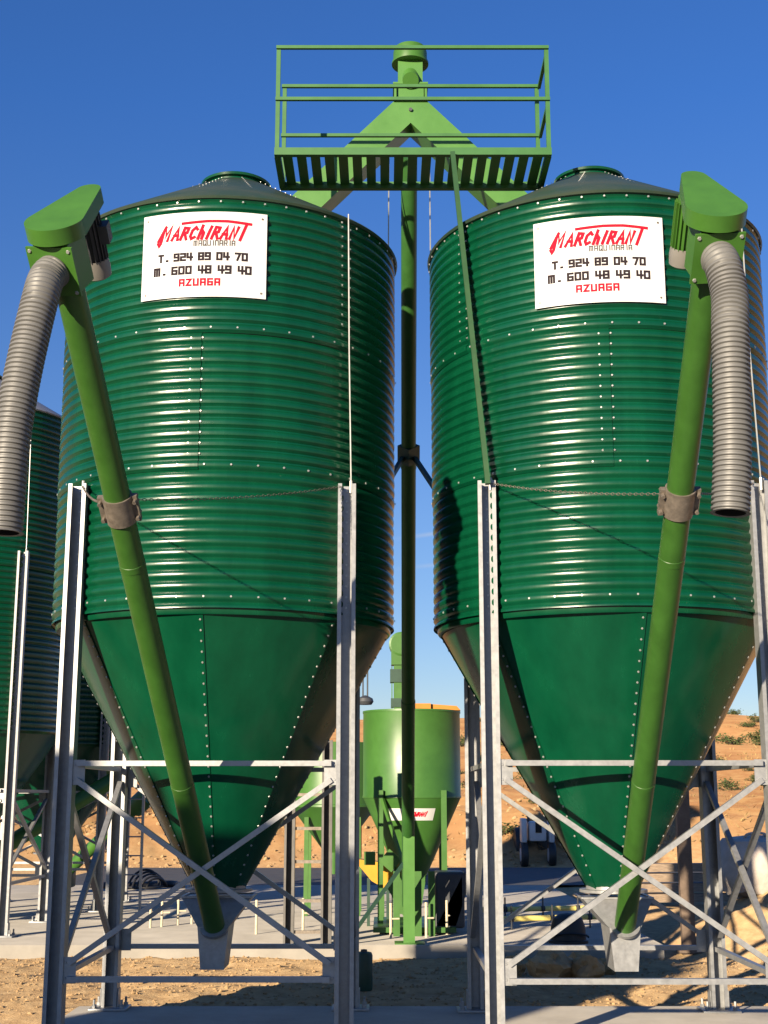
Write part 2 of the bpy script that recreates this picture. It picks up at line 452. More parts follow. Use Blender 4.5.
    for sx in (-1, 1):
        for sy in (-1, 1):
            lx, ly = cx+sx*hs, cy+sy*hs
            o = [(-W/2, -D/2), (-W/2, D/2), (W/2, D/2), (W/2, -D/2), (W/2-Lp, -D/2), (W/2-Lp, -D/2+T), (W/2-T, -D/2+T), (W/2-T, D/2-T), (-W/2+T, D/2-T), (-W/2+T, -D/2+T), (-W/2+Lp, -D/2+T), (-W/2+Lp, -D/2)]
            ra = R_(3) if sx > 0 else R_(-3)          # the channels are turned towards the silo's axis
            o = [(x*math.cos(ra)-y*math.sin(ra), x*math.sin(ra)+y*math.cos(ra)) for x, y in o]
            bm = nb(); prism(bm, [(lx+x, ly+y, z0+0.02) for x, y in o], (0, 0, leg_top-z0-0.02))
            # bolts down the web and an eye at the top
            zz = z0+0.5
            f = ly + (-sy if sy < 0 else 0)*0
            for q in range(int((leg_top-zb)/0.0776)):
                z = zb+0.05+q*0.0776
                if sy < 0: dome(bm, (lx-(D/2-T)*math.sin(ra), ly+(D/2-T)*math.cos(ra)-.0005, z), (math.sin(ra), -math.cos(ra), 0), 0.010, 1)
            tube(bm, (lx+0.03, ly-sy*0.0, leg_top-0.06), (lx+0.03, ly, leg_top+0.03), 0.012, n=8, mi=1)
            leg = obj('leg', bm, [M['zinc'], M['bolt']], root, smooth=False)
            bm = nb(); box(bm, (lx, ly, z0+0.01), (0.30, 0.26, 0.02), bevel=0.003)
            for ax in (-1, 1):
                for ay in (-1, 1):
                    tube(bm, (lx+ax*.11, ly+ay*.09, z0+.02), (lx+ax*.11, ly+ay*.09, z0+.085), 0.010, n=8)
                    tube(bm, (lx+ax*.11, ly+ay*.09, z0+.02), (lx+ax*.11, ly+ay*.09, z0+.042), 0.019, n=6)
                box(bm, (lx+ax*(W/2+.006), ly, z0+.09), (.008, .10, .14))
            obj('base_plate', bm, M['zinc'], leg)
            # gusset plates
            for zg, hh in ((brace_top-0.06, 0.17), (brace_low+0.055, 0.17)):
                bm = nb()
                box(bm, (lx-sx*(W/2+0.03), ly-sy*0+(-1 if sy < 0 else 1)*(D/2-.012), zg), (0.10, 0.007, hh))
                for bx in (-.02, .02):
                    for bz in (-.05, .05):
                        dome(bm, (lx-sx*(W/2+0.03)+bx, ly+sy*(D/2-.012)+sy*.0036, zg+bz), (0, sy, 0), .009)
                obj('gusset', bm, M['zinc'], leg, smooth=False)
            if not (sx > 0 and sy < 0): continue
            bm = nb()
            path(bm, [(lx+0.03, ly, leg_top+.02), (lx+.03+(cx-lx)*.02, ly+(cy-ly)*.02, (leg_top+zt)/2), (cx+(lx-cx)*1.0, cy+(ly-cy)*1.0, zt+.02)], 0.006, 6)
            obj('tie_rod', bm, M['wire'], root)
    w = 0.046
    for side in range(4):
        # side 0 front, 1 back, 2 left, 3 right
        if side < 2:
            s = -1 if side == 0 else 1; y = cy+s*(hs+D/2+0.012)
            P = lambda t, z, d=0: V(cx+t*(hs-W/2-.03), y+s*d, z); up = V(0, 1, 0)
        else:
            s = -1 if side == 2 else 1; x = cx+s*(hs-0.0)
            P = lambda t, z, d=0: V(x+s*d, cy+t*(hs-D/2-.01), z); up = V(1, 0, 0)
        for a, b in ((P(-1, brace_top), P(1, brace_top)), (P(-1, brace_low), P(1, brace_low)),
                     (P(-1, brace_top-.11, .022), P(1, brace_low+.10, .022)), (P(1, brace_top-.11, -.022), P(-1, brace_low+.10, -.022))):
            bm = nb(); beam(bm, a, b, 0.036, w if a.z == b.z else .04, up)
            # rolled angle: a flange along the bar
            obj('brace', bm, M['zinc'], root, smooth=False)
    return root

d2r = R_
silo1 = make_silo(-1.235, 10.427, 0.10, 3.03, 6.05, 3, [d2r(45), d2r(-5), d2r(45)], [d2r(-1+45*i) for i in range(8)], 3.97,
                  'large dark green corrugated silo with company sign, the left of the two front ones', 'dark green silos on steel legs')
silo2 = make_silo(1.70, 10.33, 0.10, 3.03, 6.05, 3, [d2r(54), d2r(-7), d2r(-57)], [d2r(3+51.43*i) for i in range(7)], 3.97,
                  'large dark green corrugated silo with company sign, the right of the two front ones', 'dark green silos on steel legs')
make_silo(-5.50, 17.62, 0.15, 2.58, 6.69, 4, [d2r(80), d2r(10), d2r(80), d2r(20)], [d2r(10+45*i) for i in range(8)], 4.80,
          'farther dark green silo cut off by the left edge of the photo', 'dark green silos on steel legs', fine=False, roof_m='zinc', z_out=0.95, brace_top=1.85, brace_low=0.75)
make_silo(-5.13, 21.27, 0.15, 2.55, 6.70, 4, [d2r(80), d2r(10), d2r(80), d2r(20)], [d2r(10+45*i) for i in range(8)], 4.80,
          'dark shaded silo mostly hidden behind the left front silo and its left leg', 'dark green silos on steel legs', fine=False, roof_m='zinc', z_out=0.95, brace_top=1.85, brace_low=0.75)

# caged ladder standing at the shaded silo
lad = thing('caged_ladder', 'thin steel caged ladder against the shaded silo behind the left front silo', 'ladder', (-3.72, 20.3, 0.15))
for s in (-1, 1):
    bm = nb(); beam(bm, (-3.72+s*.17, 20.3, .15), (-3.72+s*.17, 20.3, 6.9), .035, .05); obj('rail', bm, M['zinc'], lad, smooth=False)
for k in range(24):
    bm = nb(); tube(bm, (-3.89, 20.3, .4+k*.27), (-3.55, 20.3, .4+k*.27), .012, n=6); obj('rung', bm, M['zinc'], lad)
for k in range(6):
    bm = nb(); z = 2.45+k*.85
    path(bm, [(-3.72-.33*math.cos(t), 20.3-.62*math.sin(t), z) for t in [PI*i/12 for i in range(13)]], .016, 6); obj('hoop', bm, M['zinc'], lad)
for s in (-.8, -.3, .3, .8):
    bm = nb(); beam(bm, (-3.72+.33*s, 20.3-.62*math.sqrt(1-s*s), 2.45), (-3.72+.33*s, 20.3-.62*math.sqrt(1-s*s), 6.7), .03, .008); obj('cage_bar', bm, M['zinc'], lad, smooth=False)

# ------------------------------------------------------------------ sign lettering: a small stroke alphabet on a 4 x 6 grid
G_ = {
 'T': [[(0, 6), (4, 6)], [(2, 6), (2, 0)]], '.': [[(1.4, .4), (2.2, .4)]],
 '9': [[(4, 3), (0, 3), (0, 6), (4, 6), (4, 0), (0, 0)]], '2': [[(0, 6), (4, 6), (4, 3), (0, 3), (0, 0), (4, 0)]],
 '4': [[(0, 6), (0, 2.4), (4.4, 2.4)], [(3.2, 6), (3.2, 0)]], '8': [[(0, 3), (0, 6), (4, 6), (4, 0), (0, 0), (0, 3), (4, 3)]],
 '0': [[(2, 6), (4, 6), (4, 0), (0, 0), (0, 6), (2, 6)]], '7': [[(0, 6), (4, 6), (1.6, 0)]],
 'M': [[(0, 0), (0, 6), (4.6, 6), (4.6, 0)], [(2.3, 6), (2.3, 0)]], '6': [[(4, 6), (0, 6), (0, 0), (4, 0), (4, 3), (0, 3)]],
 'A': [[(0, 0), (0, 6), (4, 6), (4, 0)], [(0, 2.6), (4, 2.6)]], 'Z': [[(0, 6), (4, 6), (0, 0), (4, 0)]], 'U': [[(0, 6), (0, 0), (4, 0), (4, 6)]],
 'G': [[(4, 6), (0, 6), (0, 0), (4, 0), (4, 3), (2, 3)]], 'Q': [[(0, 0), (0, 6), (4, 6), (4, 0), (0, 0)], [(2.6, 1.4), (4.6, -.8)]],
 'I': [[(2, 6), (2, 0)]], 'N': [[(0, 0), (0, 6), (4, 6), (4, 0)]], 'R': [[(0, 0), (0, 6), (4, 6), (4, 3), (0, 3)], [(2, 3), (4, 0)]], ' ': [],
}
LOGO = {   # slanted brush capitals of the firm's mark (drawn upright, sheared later)
 'M': [[(-.5, -1.2), (.7, -2.2), (1.3, -1.2), (1.2, 0), (1.2, 6.4), (3.2, 2.0), (5.2, 6.4), (5.2, 0)], [(-.9, 0), (1.1, 6.0)]],
 'A': [[(0, 0), (1.9, 5.2), (3.6, 0)], [(.7, 1.9), (3.0, 1.9)]],
 'R': [[(0, 0), (.4, 5.2), (3.0, 4.9), (2.9, 2.9), (.4, 2.6)], [(1.5, 2.6), (3.6, 0)]],
 'C': [[(3.2, 4.3), (2.0, 5.2), (.3, 3.8), (.2, 1.2), (1.4, 0), (3.1, .7)]],
 'h': [[(0, 0), (.3, 5.8)], [(.3, 2.4), (1.5, 3.3), (2.4, 2.6), (2.4, 0)]],
 'i': [[(.4, 0), (.7, 3.3)], [(.9, 4.5), (1.0, 5.3)]],
 'N': [[(0, 0), (.3, 5.2), (2.7, .2), (3.1, 5.2)]],
 'T': [[(1.6, -.4), (2.0, 6.4)]],
}
def stroke(bm, pts, w, place, off, mi=0, close=False):
    """one brush stroke with mitred joins; place(u, v, off) puts it on the board"""
    n = len(pts); L, Rr = [], []
    P = [Vector(p) for p in pts]
    for i in range(n):
        a = (P[i]-P[i-1]).normalized() if i else None
        b = (P[i+1]-P[i]).normalized() if i < n-1 else None
        d0 = a if a is not None else b; d1 = b if b is not None else a
        n0, n1 = Vector((-d0.y, d0.x)), Vector((-d1.y, d1.x))
        m = n0+n1
        m = n0 if m.length < 1e-3 else m.normalized()
        k = w/2/max(.45, m.dot(n0))
        q = P[i]
        if i == 0: q = q - d1*w*.5
        if i == n-1: q = q + d0*w*.5
        L.append(q+m*k); Rr.append(q-m*k)
    for i in range(n-1):
        sub = max(1, int((P[i+1]-P[i]).length/0.05))
        for s in range(sub):
            t0, t1 = s/sub, (s+1)/sub
            qs = [L[i].lerp(L[i+1], t0), Rr[i].lerp(Rr[i+1], t0), Rr[i].lerp(Rr[i+1], t1), L[i].lerp(L[i+1], t1)]
            bm.faces.new([bm.verts.new(place(q.x, q.y, off)) for q in qs]).material_index = mi
def write(bm, text, x0, x1, y0, y1, place, glyphs, w, shear=0.0, widths=None, gap=1.7, base=0.0012, only=None):
    tot = 0; adv = []
    for ch in text:
        wd = (widths or {}).get(ch, 4.0)
        adv.append(tot); tot += wd + gap
    tot -= gap
    sx, sy = (x1-x0)/tot, (y1-y0)/6.0
    c = 0
    word = 0
    for ch, a in zip(text, adv):
        if ch == ' ': word += 1
        if only is not None and word != only: continue
        for st in glyphs.get(ch, []):
            pts = [(x0+(a+px)*sx+shear*py*sy, y0+py*sy) for px, py in st]
            stroke(bm, pts, w, place, base+0.00025*(c % 5)); c += 1
def make_sign(cx, cy, ph0, zc, Wd, Hd, label):
    Rs = 1.345
    root = thing('company_sign', label, 'sign', tuple(pol(cx, cy, Rs, ph0, zc)), 'white company signs on the front silos')
    def place(u, v, off=0): return pol(cx, cy, Rs+off, ph0+u/Rs, zc+v)
    bm = nb(); nu = 24
    fr = [[bm.verts.new(place(-Wd/2+Wd*i/nu, s*Hd/2, o)) for i in range(nu+1)] for o in (0, -.004) for s in (-1, 1)]
    for i in range(nu):
        bm.faces.new((fr[0][i], fr[0][i+1], fr[1][i+1], fr[1][i])); bm.faces.new((fr[2][i+1], fr[2][i], fr[3][i], fr[3][i+1]))
        bm.faces.new((fr[1][i], fr[1][i+1], fr[3][i+1], fr[3][i])); bm.faces.new((fr[0][i+1], fr[0][i], fr[2][i], fr[2][i+1]))
    for i in (0, nu): bm.faces.new((fr[0][i], fr[1][i], fr[3][i], fr[2][i]))
    obj('board', bm, M['white'], root)
    U = lambda x: (x-55)/645*Wd - Wd/2
    Vv = lambda y: Hd/2 - (y-68)/440*Hd
    bm = nb(); bm.keepn = True
    write(bm, 'MARChiRANT', U(150), U(572), Vv(208), Vv(140), place, LOGO, .0225, .34, {'M': 6.2, 'A': 3.7, 'R': 3.6, 'C': 3.7, 'h': 3.1, 'i': 1.5, 'N': 3.3, 'T': 2.4}, 2.0)
    stroke(bm, [(U(272), Vv(126)), (U(400), Vv(118)), (U(500), Vv(118)), (U(616), Vv(128))], .021, place, .0026)
    obj('logo', bm, M['red'], root, smooth=False)
    bm = nb(); bm.keepn = True; write(bm, 'MAQUINARIA', U(332), U(538), Vv(244), Vv(220), place, G_, .0078, 0, {'M': 5, 'I': 2.4}, 2.5); obj('subtitle', bm, M['dgrey'], root, smooth=False)
    for wd_ in range(5):
        bm = nb(); bm.keepn = True; write(bm, 'T. 924 89 04 70', U(150), U(600), Vv(317), Vv(284), place, G_, .0165, 0, {' ': 2.0, '.': 2.2}, 2.5, only=wd_); obj('number_group' if wd_ else 'initial', bm, M['black'], root, smooth=False)
    for wd_ in range(5):
        bm = nb(); bm.keepn = True; write(bm, 'M. 600 48 49 40', U(128), U(620), Vv(386), Vv(352), place, G_, .0165, 0, {' ': 2.2, '.': 2.2, 'M': 5}, 2.5, only=wd_); obj('number_group' if wd_ else 'initial', bm, M['black'], root, smooth=False)
    bm = nb(); bm.keepn = True; write(bm, 'AZUAGA', U(265), U(466), Vv(448), Vv(418), place, G_, .0140, 0, None, 2.8); obj('town_name', bm, M['red'], root, smooth=False)
    for a in (-1, 1):
        for b in (-1, 1):
            bm = nb(); p = place(a*(Wd/2-.035), b*(Hd/2-.04), 0); dome(bm, p, p-V(cx, cy, p.z), .009); obj('screw', bm, M['clamp'], root)
    return root
make_sign(-1.235, 10.427, d2r(-3.1), 5.592, 0.925, 0.652, 'white company sign with red logo and phone numbers on the left front silo')
make_sign(1.70, 10.33, d2r(-7.1), 5.515, 0.94, 0.65, 'white company sign with red logo and phone numbers on the right front silo')

# ------------------------------------------------------------------ unloading augers with hoses
def corrugated_hose(bm, pts, r, pitch=0.0245):
    """ribbed hose along a spline: the ribs are real rings"""
    sp = spline(pts, 24)
    L = [0]
    for a, b in zip(sp, sp[1:]): L.append(L[-1]+(b-a).length)
    step = pitch/5; out = []; rr = []
    s = 0; i = 0
    while s <= L[-1]:
        while i < len(L)-2 and L[i+1] < s: i += 1
        t = (s-L[i])/max(1e-6, L[i+1]-L[i]); out.append(sp[i].lerp(sp[i+1], t))
        ph = (s/pitch) % 1.0
        rr.append(r + 0.0048*(1 if .1 < ph < .7 else -1)); s += step
    path(bm, out, rr, 28, caps=False)
    # the wall's thickness and the dark bore at the open end
    d = (out[-1]-out[-6]).normalized(); x, y, _ = frame(d)
    a = ring(bm, out[-1], x, y, rr[-1], 28); b = ring(bm, out[-1]+d*.006, x, y, r+.008, 28); c = ring(bm, out[-1]+d*.004, x, y, r-.014, 28); e = ring(bm, out[-1]-d*.35, x, y, r-.014, 28)
    bridge(bm, a, b); bridge(bm, b, c); bridge(bm, c, e, 1); bm.faces.new(e).material_index = 1
    return out
def make_auger(bot, top, small, hose_pts, sx, leg_l, leg_r, cxy, label, hlabel):
    bot, top = Vector(bot), Vector(top)
    root = thing('auger', label, 'auger', tuple(bot), 'green unloading augers leaning on the front silos')
    a = (top-bot).normalized(); e1 = (V(1, 0, 0)-a*a.x).normalized(); e2 = a.cross(e1).normalized()
    if e2.z < 0: e2 = -e2
    sdv = (e1*small[0]+e2*small[1]).normalized(); o = -sdv; q = a.cross(o).normalized()
    oh = (o + q*0.0).normalized()
    L = (top-bot).length
    cl = 0.0
    # tube, with a raised weld band low down
    bm = nb(); tube(bm, bot-a*.22, top-a*.12, .0755, n=32)
    for s in (0.26, 0.62): lathe(bm, bot+a*(L*s), [(.0755, -.022), (.0775, -.02), (.0775, .02), (.0755, .022)], 32, a, caps=False)
    obj('tube', bm, M['tube'], root)
    # clamp
    tc = cl_t
    c = bot + a*(L*tc)
    bm = nb(); lathe(bm, c, [(.0765, -.085), (.086, -.085), (.086, .085), (.0765, .085)], 32, a)
    clamp = obj('clamp', bm, M['clamp'], root)
    for s in (-1, 1):
        bm = nb(); rot = Matrix((e1, e2, a)).transposed()
        box(bm, c+e1*s*.098, (.03, .035, .17), rot)
        for k in (-1, 1):
            tube(bm, c+e1*s*.10+a*k*.055-e2*.045, c+e1*s*.10+a*k*.055+e2*.045, .012, n=6)
        obj('clamp_lug', bm, M['clamp'], clamp, smooth=False)
    # discharge housing: square box with a bolted plate towards the hose
    rot = Matrix((q, o, a)).transposed()
    bm = nb(); box(bm, top-a*.0, (.19, .20, .27), rot, bevel=.004)
    box(bm, top+o*.115, (.25, .014, .26), rot)
    for kx in (-1, 1):
        for kz in (-1, 1): dome(bm, top+o*.122+q*kx*.105+a*kz*.11, o, .011, 1)
    obj('discharge_housing', bm, [M['green'], M['bolt']], root, smooth=False)
    # belt cover: two pulleys under one pear-shaped lid
    dist = .41; cb = top+a*.145; cs_ = cb + sdv*dist; rb, rs = .15, .065
    ang = math.acos((rb-rs)/dist)
    hull = [cb + (sdv*math.cos(t)+q*math.sin(t))*rb for t in [ang+(2*PI-2*ang)*i/28 for i in range(29)]]
    hull += [cs_ + (sdv*math.cos(t)+q*math.sin(t))*rs for t in [-ang+2*ang*i/12 for i in range(13)]]
    bm = nb(); prism(bm, hull, a*.085)
    obj('belt_cover', bm, M['green'], root)
    bm = nb(); box(bm, cs_+o*.16-a*.012, (.05, .40, .018), rot); obj('motor_bracket', bm, M['green'], root, smooth=False)
    # motor hanging under the small end, with cooling fins
    mt = cs_ - a*.03 + e1*(-.045 if sx > 0 else -.005)
    bm = nb(); tube(bm, mt, mt-a*.30, .062, n=20)
    for i in range(20):
        t = 2*PI*i/20; r = e1*math.cos(t)+e2*math.sin(t); tt = a.cross(r).normalized()
        box(bm, mt-a*.15+r*.068, (.004, .018, .25), Matrix((tt, r, a)).transposed())
    if sx > 0: box(bm, mt-a*.13+e1*sx*.085, (.09, .05, .10), Matrix((e2, e1, a)).transposed())
    mo = obj('motor', bm, M['motor'] if sx > 0 else M['green'], root, smooth=False)
    bm = nb(); lathe(bm, mt-a*.30, [(.074, .03), (.078, -.02), (.074, -.07), (.05, -.085), (0, -.087)], 24, a, caps=False); obj('fan_cover', bm, M['cap'], mo)
    # collecting hopper under the silo outlet
    cx, cy = cxy
    bx = bot.x
    bm = nb()
    t_ = [(-.255, cy-.16, 1.04), (.255, cy-.16, 1.04), (.255, cy+.25, 1.04), (-.255, cy+.25, 1.04)]
    b_ = [(-.112, cy-.335, .85), (.112, cy-.335, .85), (.112, cy+.06, .85), (-.112, cy+.06, .85)]
    c_ = [(-.084, cy-.335, .555), (.084, cy-.335, .555), (.084, cy+.0, .555), (-.084, cy+.0, .555)]
    R3 = [[bm.verts.new((bx*(1-k)+cx*k+x, y, z)) for x, y, z in P] for P, k in ((t_, .8), (b_, 0), (c_, 0))]
    bridge(bm, R3[0], R3[1]); bridge(bm, R3[1], R3[2]); bm.faces.new(R3[2]); bm.faces.new(R3[0][::-1])
    for i in range(4):
        p0, p1 = R3[0][i].co.copy(), R3[0][(i+1) % 4].co.copy(); beam(bm, p0+V(0, 0, .004), p1+V(0, 0, .004), .02, .012)
    hop = obj('inlet_hopper', bm, M['zinc'], root, smooth=False)
    bm = nb(); lathe(bm, bot-a*.115, [(.077, -.02), (.105, -.02), (.105, .005), (.077, .005)], 32, a); obj('collar', bm, M['zinc'], hop)
    # hose
    bm = nb(); corrugated_hose(bm, [top+o*.10]+[top+o*.20]+hose_pts, .084)
    obj('hose', bm, [M['hose'], M['hole']], root, sharp=60)
    # chains from the clamp to the leg tops
    for tgt, s in ((leg_l, -1), (leg_r, 1)):
        p0, p1 = c+e1*s*.10+a*.05, Vector(tgt); n = max(8, int((p1-p0).length/.032)); bm = nb()
        sag = .05*(p1-p0).length
        pt = lambda t: p0.lerp(p1, t)-V(0, 0, sag*4*t*(1-t)*.25)
        for i in range(n):
            A_, B_ = pt(i/n), pt((i+1)/n); d = (B_-A_).normalized(); x, y, _ = frame(d)
            sd = x if i % 2 else y
            m_ = (A_+B_)/2; hl = (B_-A_).length*.62; wd = .007
            lp = [m_+d*hl*math.cos(t)+sd*wd*math.sin(t) for t in [2*PI*k/8 for k in range(9)]]
            path(bm, lp, .0022, 4, caps=False)
        obj('chain', bm, M['clamp'], root)
    return root
cl_t = .70
hL = [V(-1.676, 6.19, 4.13), V(-1.712, 6.13, 3.80), V(-1.738, 6.10, 3.52), V(-1.751, 6.09, 3.267), V(-1.756, 6.09, 2.955)]
hR = [V(1.660, 6.10, 4.12), V(1.641, 6.05, 3.93), V(1.628, 6.03, 3.667), V(1.614, 6.03, 3.329), V(1.589, 6.03, 3.035)]
make_auger((-1.232, 10.02, .938), (-1.624, 6.405, 4.415), (.24, .97), hL, 1, (-2.17, 9.42, 3.95), (-.30, 9.42, 3.95), (-1.235, 10.427),
           'green unloading auger before the left silo, its grey hose cut by the photo edge', '')
make_auger((1.720, 9.92, .947), (1.631, 6.285, 4.435), (-.08, 1.0), hR, -1, (.76, 9.32, 3.95), (2.63, 9.32, 3.95), (1.70, 10.33),
           'green unloading auger before the right silo, grey ribbed hose hanging to an open end', '')

# ------------------------------------------------------------------ platform between the roofs
pf = thing('platform', 'bright green slatted walkway platform with railings bridging the two silo roofs', 'platform', (.225, 9.93, 6.664))
xl, xr, yf, yb, zf = -.831, 1.281, 9.63, 10.22, 6.664
bm = nb(); box(bm, ((xl+xr)/2, yf, zf+.0), (xr-xl+.04, .045, .06)); obj('front_beam', bm, M['plate'], pf, smooth=False)
bm = nb(); box(bm, ((xl+xr)/2, yb, zf+.0), (xr-xl+.04, .045, .06)); obj('back_beam', bm, M['plate'], pf, smooth=False)
for x in (xl, xr):
    bm = nb(); box(bm, (x, (yf+yb)/2, zf), (.045, yb-yf-.05, .06)); obj('end_beam', bm, M['plate'], pf, smooth=False)
for k in range(19):
    x = xl+.075+(xr-xl-.15)*k/18
    bm = nb(); box(bm, (x, (yf+yb)/2, zf+.012), (.073, yb-yf-.05, .022)); obj('slat', bm, M['plate'], pf, smooth=False)
zt_ = zf+.875
for x, y in ((xl, yf), (xr, yf), (xl+.005, yb), (xr-.01, yb)):
    bm = nb(); box(bm, (x, y, zf+.03+.422), (.033, .033, .845)); obj('post', bm, M['plate'], pf, smooth=False)
for y in (yf, yb):
    for z in (zt_, zf+.43):
        bm = nb(); beam(bm, (xl-.018, y-.02, z+.012), (xr+.018, y-.02, z+.012), .026, .026); obj('rail', bm, M['plate'], pf, smooth=False)
for z in (zt_, zf+.43):
    bm = nb(); beam(bm, (xr+.008, yf+.02, z), (xr+.008, yb-.02, z), .026, .026); obj('rail', bm, M['plate'], pf, smooth=False)
bm = nb(); beam(bm, (.530, 9.585, 6.64), (.735, 9.262, 3.93), .036, .036, V(0, 1, 0)); obj('support_pole', bm, M['pole'], pf, smooth=False)

# ------------------------------------------------------------------ filling elevator: leaning tube, head, two-way chute
ev = thing('elevator', 'tall green filling elevator tube behind the silos with forked chute onto both roofs', 'grain elevator', (.28, 16.6, .15))
eb, et = V(.285, 16.62, .52), V(.222, 10.98, 7.30)
ea = (et-eb).normalized()
bm = nb(); tube(bm, eb, et, .0725, n=24)
for s in (.33, .66): lathe(bm, eb+ea*((et-eb).length*s), [(.073, -.05), (.078, -.05), (.078, .05), (.073, .05)], 24, ea, caps=False)
obj('tube', bm, M['etube_shade'], ev)
yc = 11.0
bm = nb(); lathe(bm, (.235, yc, 0), [(.165, 8.215), (.165, 8.235), (.152, 8.235), (.152, 8.33), (.14, 8.37), (.0, 8.385)], 40); obj('head_cap', bm, M['green'], ev)
bm = nb(); box(bm, (.235, yc+.03, 8.09), (.22, .22, .26)); obj('head_box', bm, M['lgreen'], ev, smooth=False)
bm = nb(); tube(bm, (.235, yc-.03, 8.09), (.235, yc-.17, 7.965), .072, n=24); obj('spout', bm, M['lgreen'], ev)
bm = nb(); box(bm, (.235, yc, 7.955), (.31, .30, .018)); box(bm, (.235, yc, 7.86), (.235, .22, .17)); box(bm, (.235, yc, 7.79), (.30, .30, .02))
for s in (-1, 1): box(bm, (.235+s*.135, yc, 7.87), (.02, .28, .14))
obj('collar', bm, M['lgreen'], ev, smooth=False)
# chute: two inclined square ducts meeting in a point
for s in (-1, 1):
    X = lambda x: .235+s*x
    bm = nb()
    poly = [(X(0), yc-.13, 7.79), (X(.145), yc-.13, 7.79), (X(1.08), yc-.13, 6.84), (X(1.12), yc-.13, 6.42), (X(.80), yc-.13, 6.60), (X(.80), yc-.13, 6.76), (X(0), yc-.13, 7.58)]
    if s < 0: poly = poly[::-1]
    prism(bm, poly, (0, .26, 0)); 
    obj('chute', bm, M['lgreen'], ev, smooth=False)
bm = nb(); tube(bm, (.235, yc-.131, 7.70), (.235, yc-.15, 7.70), .016, n=10); obj('pivot_pin', bm, M['motor'], ev)
# bracket and stays to the rear legs
cb_ = eb + ea*((12.83-eb.y)/ea.y)
bm = nb(); lathe(bm, cb_, [(.0735, -.09), (.11, -.09), (.11, .09), (.0735, .09)], 4, ea); obj('bracket', bm, M['canister'], ev, smooth=False)
for s, tx in ((-1, -.27), (1, .74)):
    bm = nb(); beam(bm, cb_+V(s*.06, -.02, -.05), (tx, 11.40, 3.93), .04, .04); obj('stay', bm, M['canister'], ev, smooth=False)
# foot post with its brace
bm = nb(); beam(bm, (.285, 15.93, .15), (.285, 15.93, 1.33), .13, .12); box(bm, (.29, 15.95, .156), (.34, .3, .012)); obj('post', bm, M['lgreen'], ev, smooth=False)
bm = nb(); beam(bm, (.225, 15.92, 1.03), (-.42, 15.80, .17), .04, .04); obj('stay', bm, M['canister'], ev, smooth=False)
for x0, x1 in ((.045, .02), (.40, .44)):
    tag(obj('pull_cord', (lambda b: (path(b, [(x0, 10.9, 7.35), ((x0+x1)/2, 11.35, 5.6), (x1, 11.6, 4.2)], .006, 5), b)[1])(nb()), M['wire']),
        'thin white pull cord hanging under the platform, ' + ('beside the left silo' if x0 < .2 else 'beside the right silo'), 'cord', 'pull cords under the platform')

# ------------------------------------------------------------------ feed mixer behind
mx = thing('feed_mixer', 'bright green conical feed mixer between the two front silos, white sticker on it', 'feed mixer', (.365, 18.0, .15))
mc = V(.365, 18.0, 0)
bm = nb(); lathe(bm, mc, [(.60, 2.86), (.648, 2.86), (.648, 2.885), (.640, 2.86), (.640, 1.80), (.646, 1.79), (.646, 1.765), (.636, 1.76)], 64, caps=False)
obj('tank', bm, M['mix'], mx)
bm = nb(); lathe(bm, mc, [(.638, 1.765), (.13, .66), (.13, .45)], 64); obj('cone', bm, M['mix'], mx)
bm = nb(); lathe(bm, mc, [(.60, 2.83), (.30, 2.90), (0, 2.92)], 48, caps=False); obj('lid', bm, M['motor'], mx)
bm = nb(); box(bm, (.50, 17.75, 2.92), (.22, .2, .10)); prism(bm, [(.61, 17.7, 2.885), (1.0, 17.7, 2.885), (.95, 17.7, 2.94), (.61, 17.7, 2.965)], (0, .3, 0)); obj('filler_box', bm, M['orange'], mx, smooth=False)
for x, y in ((-.045, 17.45), (.76, 17.5), (-.03, 18.5), (.77, 18.5)):
    bm = nb(); beam(bm, (x, y, .15), (x, y, 1.86), .07, .07); obj('leg', bm, M['mix'], mx, smooth=False)
bm = nb(); beam(bm, (-.02, 17.42, 1.75), (.24, 17.2, .95), .04, .04); obj('leg_brace', bm, M['green'], mx, smooth=False)
bm = nb(); box(bm, (.37, 17.6, .21), (1.0, 1.5, .06)); obj('base_frame', bm, M['mix'], mx, smooth=False)
for x in (.15, .41, .57):
    bm = nb(); beam(bm, (x, 16.75, .15), (x, 16.75, .90), .08, .06); obj('short_post', bm, M['mix'], mx, smooth=False)
bm = nb(); prism(bm, [(.42, 17.0, .25), (.52, 17.0, .85), (.30, 17.0, .62), (.16, 17.0, .88), (.02, 17.0, .72), (.30, 17.0, .25)], (0, .1, 0)); obj('guard_plate', bm, M['mix'], mx, smooth=False)
bm = nb(); box(bm, (.80, 17.2, .55), (.36, .5, .66), bevel=.03)
prism(bm, [(.98, 16.95, .88), (1.06, 16.95, .80), (.86, 16.95, .22), (.62, 16.95, .22)], (0, .4, 0))
obj('mill_motor', bm, M['motor'], mx, smooth=False)
bm = nb(); box(bm, (-.18, 17.5, 1.02), (.14, .14, .16)); box(bm, (.08, 17.35, 1.0), (.20, .1, .20), Matrix.Rotation(.7, 3, 'Y')); obj('gearbox', bm, M['green'], mx, smooth=False)
